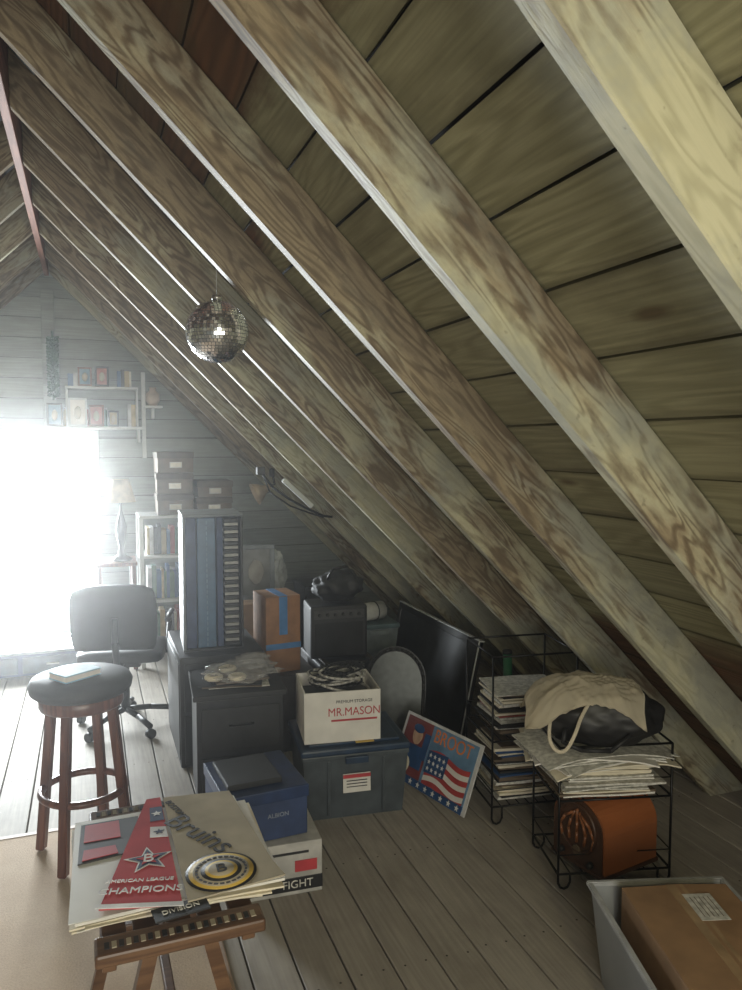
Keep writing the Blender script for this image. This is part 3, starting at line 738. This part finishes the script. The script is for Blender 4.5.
box('board',(.70,.16,.02),(0,0,0),metalw,e); box('upper_board',(.52,.14,.018),(.04,0,.30),metalw,e)
for x in (-.3,.3): box('bracket',(.02,.12,.10),(x,.02,-.06),metalw,e)
box('post',(.03,.03,.66),(.34,.0,.10),metalw,e)
for x in (-.21,.29): box('riser',(.015,.12,.28),(x,.01,.15),metalw,e)
books('row_of_books',(.22,0,.011),.05,.2,d=.10,seed=9,parent=es)
books('row_of_books',(.15,0,.31),.10,.13,d=.10,seed=12,parent=es)
books('row_of_books',(-.20,.01,.31),.05,.12,d=.10,seed=15,parent=es)
rnd=random.Random(5)
def frame(loc,w,h,fm_,pm):
    e=empty('framed_photo',loc,rnd.uniform(-6,6)); t=.014
    for s,l in (((w,.015,t),(0,0,t/2)),((w,.015,t),(0,0,h-t/2)),((t,.015,h-2*t),(-w/2+t/2,0,h/2)),((t,.015,h-2*t),(w/2-t/2,0,h/2))): box('moulding',s,l,fm_,e,bev=.002)
    box('photo',(w-2*t,.006,h-2*t),(0,.002,h/2),pm,e,bev=0); blob('portrait',(w*.2,.003,h*.24),(0,-.003,h*.48),felt,e,.1,2,2)
sh=1.736
pk=M('faded_photo',(.40,.16,.13)); pk2=M('faded_photo_blue',(.12,.22,.30))
frame((-.235,YB-.15,sh),.11,.17,black,pk2); frame((-.075,YB-.15,sh),.13,.21,metalw,white); frame((.055,YB-.15,sh),.11,.16,stoolw,pk); frame((.175,YB-.15,sh),.08,.12,black,_c['book_e'])
frame((-.02,YB-.14,sh+.30),.10,.14,stoolw,pk2); frame((.10,YB-.14,sh+.30),.10,.15,black,pk)
for k,(x,c_) in enumerate(((-.155,_c['book_e']),(-.005,_c['book_a']),(.115,_c['book_d']))):
    e=empty('candle_jar',(x,YB-.055,sh)); lathe('jar',[(0,.001),(.022,.001),(.024,.01),(.024,.11),(.018,.12),(.018,.13),(0,.13)],(0,0,0),c_,e,20); cyl('lid',.02,.02,.014,(0,0,.137),steel,e,seg=20)
e=empty('wall_bracket_shelf',(.47,YB-.09,1.89)); box('board',(.14,.14,.018),(0,0,0),metalw,e); box('bracket',(.02,.10,.08),(0,.02,-.05),metalw,e)
lathe('ceramic_vase',[(0,0),(.03,0),(.055,.04),(.05,.09),(.022,.12),(.03,.14),(.026,.14),(0,.02)],(.47,YB-.1,1.90),M('ceramic',(.45,.35,.28),.3))
e=empty('hanging_garland',(XR+.03,YB-.06,1.93))
ls=[]
for k in range(150):
    a=k*2.4; z=.44*(1-k/150)+.02; ls.append([(0,0,z),(.045*math.cos(a),.030*math.sin(a)*.6,z+.012)])
wires('needles',ls,.008,M('garland_green',(.012,.07,.03),.6),e,5); wires('cord',[[(0,0,0),(0,0,.50),(0,.02,.51)]],.010,_c['garland_green'],e)

e=empty('clamp_lamp',(1.10,5.30,1.26),0)
lathe('reflector',[(.022,.10),(.03,.06),(.06,.02),(.082,-.02),(.080,-.02),(.057,.018),(.027,.056)],(0,-.02,.0),M('lamp_tan',(.40,.32,.24),.4,.3),e,rot=(0,math.radians(65),0))
wires('stem',[[(.09,-.02,.045),(.13,0,.06),(.12,.02,.12)]],.008,black,e); 
box('clamp',(.03,.05,.06),(.115,.02,.14),black,e)

e=empty('swing_arm_lamp',(1.24,4.70,1.27))
wires('arm',[[(-.22,.02,.14),(-.16,0,.06),(-.05,0,-.02),(.08,0,-.09),(.17,.0,-.13),(.23,0,-.14)]],.008,blackw,e,8)
wires('arm_lower',[[(-.22,.02,.14),(-.18,0,.03),(-.05,0,-.06),(.08,0,-.11),(.17,.0,-.14)]],.005,blackw,e,8)
box('tube_head',(.26,.04,.03),(-.0,.0,.02),metalw,e,(0,A45*.95,0),.008); box('mount',(.05,.05,.05),(-.235,.02,.165),black,e)

e=empty('drawer_tower',(1.45,4.98,0)); box('carcass',(.26,.3,.66),(0,0,.33),black,e)
for k in range(3): box('drawer_%d'%(k+1),(.23,.012,.19),(0,-.155,.12+.21*k),dark,e); cyl('knob_%d'%(k+1),.01,.01,.02,(0,-.17,.12+.21*k),steel,e,(math.pi/2,0,0),12)

e=empty('wrapping_paper_tube',(1.93,3.22,0),0,(math.radians(-4),0,0))
cyl('roll',.022,.022,.56,(0,0,.285),M('green_tube',(.03,.15,.08),.4),e); cyl('cap',.024,.024,.02,(0,0,.57),dark,e)

# ---------------------------------------------------------------- mirror ball
e=empty('disco_ball',(.443,2.80,2.006))
R=.112
core=lathe('core',[(R*.97*math.sin(math.pi*i/24),-R*.97*math.cos(math.pi*i/24)) for i in range(25)],(0,0,0),M('ball_grout',(.10,.10,.10),.5),e)
bm=bmesh.new(); rows=28; rnd=random.Random(2)
for i in range(rows):
    th=math.pi*(i+.5)/rows; n=max(4,int(2*math.pi*math.sin(th)/(math.pi/rows))); s=R*math.pi/rows*.43
    for k in range(n):
        ph=2*math.pi*(k+.5)/n
        nrm=Vector((math.sin(th)*math.cos(ph),math.sin(th)*math.sin(ph),math.cos(th)))
        t1=Vector((-math.sin(ph),math.cos(ph),0)); t2=nrm.cross(t1)
        n2=(nrm+t1*rnd.uniform(-.09,.09)+t2*rnd.uniform(-.09,.09)).normalized(); a_=t1-n2*t1.dot(n2); b_=n2.cross(a_)
        c0=nrm*R
        bm.faces.new([bm.verts.new(c0+a_*s*p+b_*s*q) for p,q in ((-1,-1),(1,-1),(1,1),(-1,1))])
fin('mirror_tiles',bm,M('mirror_tile',(.88,.88,.9),.14,1,.05),e)
cyl('cap',.018,.018,.02,(0,0,R+.008),steel,e); wires('cord',[[(0,0,R),(0,0,.37)]],.0012,steel,e)

e=empty('added_warm_bulb',(.55,-.65,1.80))  # unseen hanging bulb, added behind the camera to warm the near rafters
lathe('socket',[(0,.09),(.018,.09),(.02,.05),(.02,.03),(0,.03)],(0,0,0),black,e); wires('cord',[[(0,0,.09),(0,0,.45)]],.003,black,e)
lathe('collar',[(.02,.03),(.03,.01),(.028,.01),(.018,.028)],(0,0,0),metalw,e)
pt=bpy.data.lights.new('added_warm_point','POINT'); pt.energy=34; pt.color=(1,.90,.50); pt.shadow_soft_size=.05
po=bpy.data.objects.new('added_warm_light',pt); COL.objects.link(po); po.parent=e; po.location=(0,0,-.04)

# ---------------------------------------------------------------- light
def area(name,loc,rot,sx,sy,en,col,spread=180):
    l=bpy.data.lights.new(name,'AREA'); l.shape='RECTANGLE'; l.size=sx; l.size_y=sy; l.energy=en; l.color=col; l.spread=math.radians(spread)
    o=bpy.data.objects.new(name,l); COL.objects.link(o); o.location=loc; o.rotation_euler=rot; return o
area('daylight_back',(-.615,YB+.25,.95),(math.radians(-90),0,0),1.5,1.6,290,(.90,.97,1),140)
area('daylight_front',(-.2,YF-.25,1.25),(math.radians(90),0,0),2.0,1.5,98,(1,.96,.84))
w=bpy.data.worlds.new('sky'); S.world=w; w.use_nodes=True
w.node_tree.nodes['Background'].inputs[0].default_value=(.85,.93,1,1); w.node_tree.nodes['Background'].inputs[1].default_value=2.0
vs=w.node_tree.nodes.new('ShaderNodeVolumeScatter'); vs.inputs['Density'].default_value=.016; vs.inputs['Anisotropy'].default_value=.88
w.node_tree.links.new(vs.outputs[0],w.node_tree.nodes['World Output'].inputs['Volume'])

# ---------------------------------------------------------------- camera
cam=bpy.data.cameras.new('camera'); co=bpy.data.objects.new('camera',cam); COL.objects.link(co)
co.location=(0,0,1.6); co.rotation_euler=(math.radians(90-3.8),0,math.radians(-20.3))
cam.sensor_width=36; cam.lens=760/990*36; cam.clip_start=.05
S.camera=co
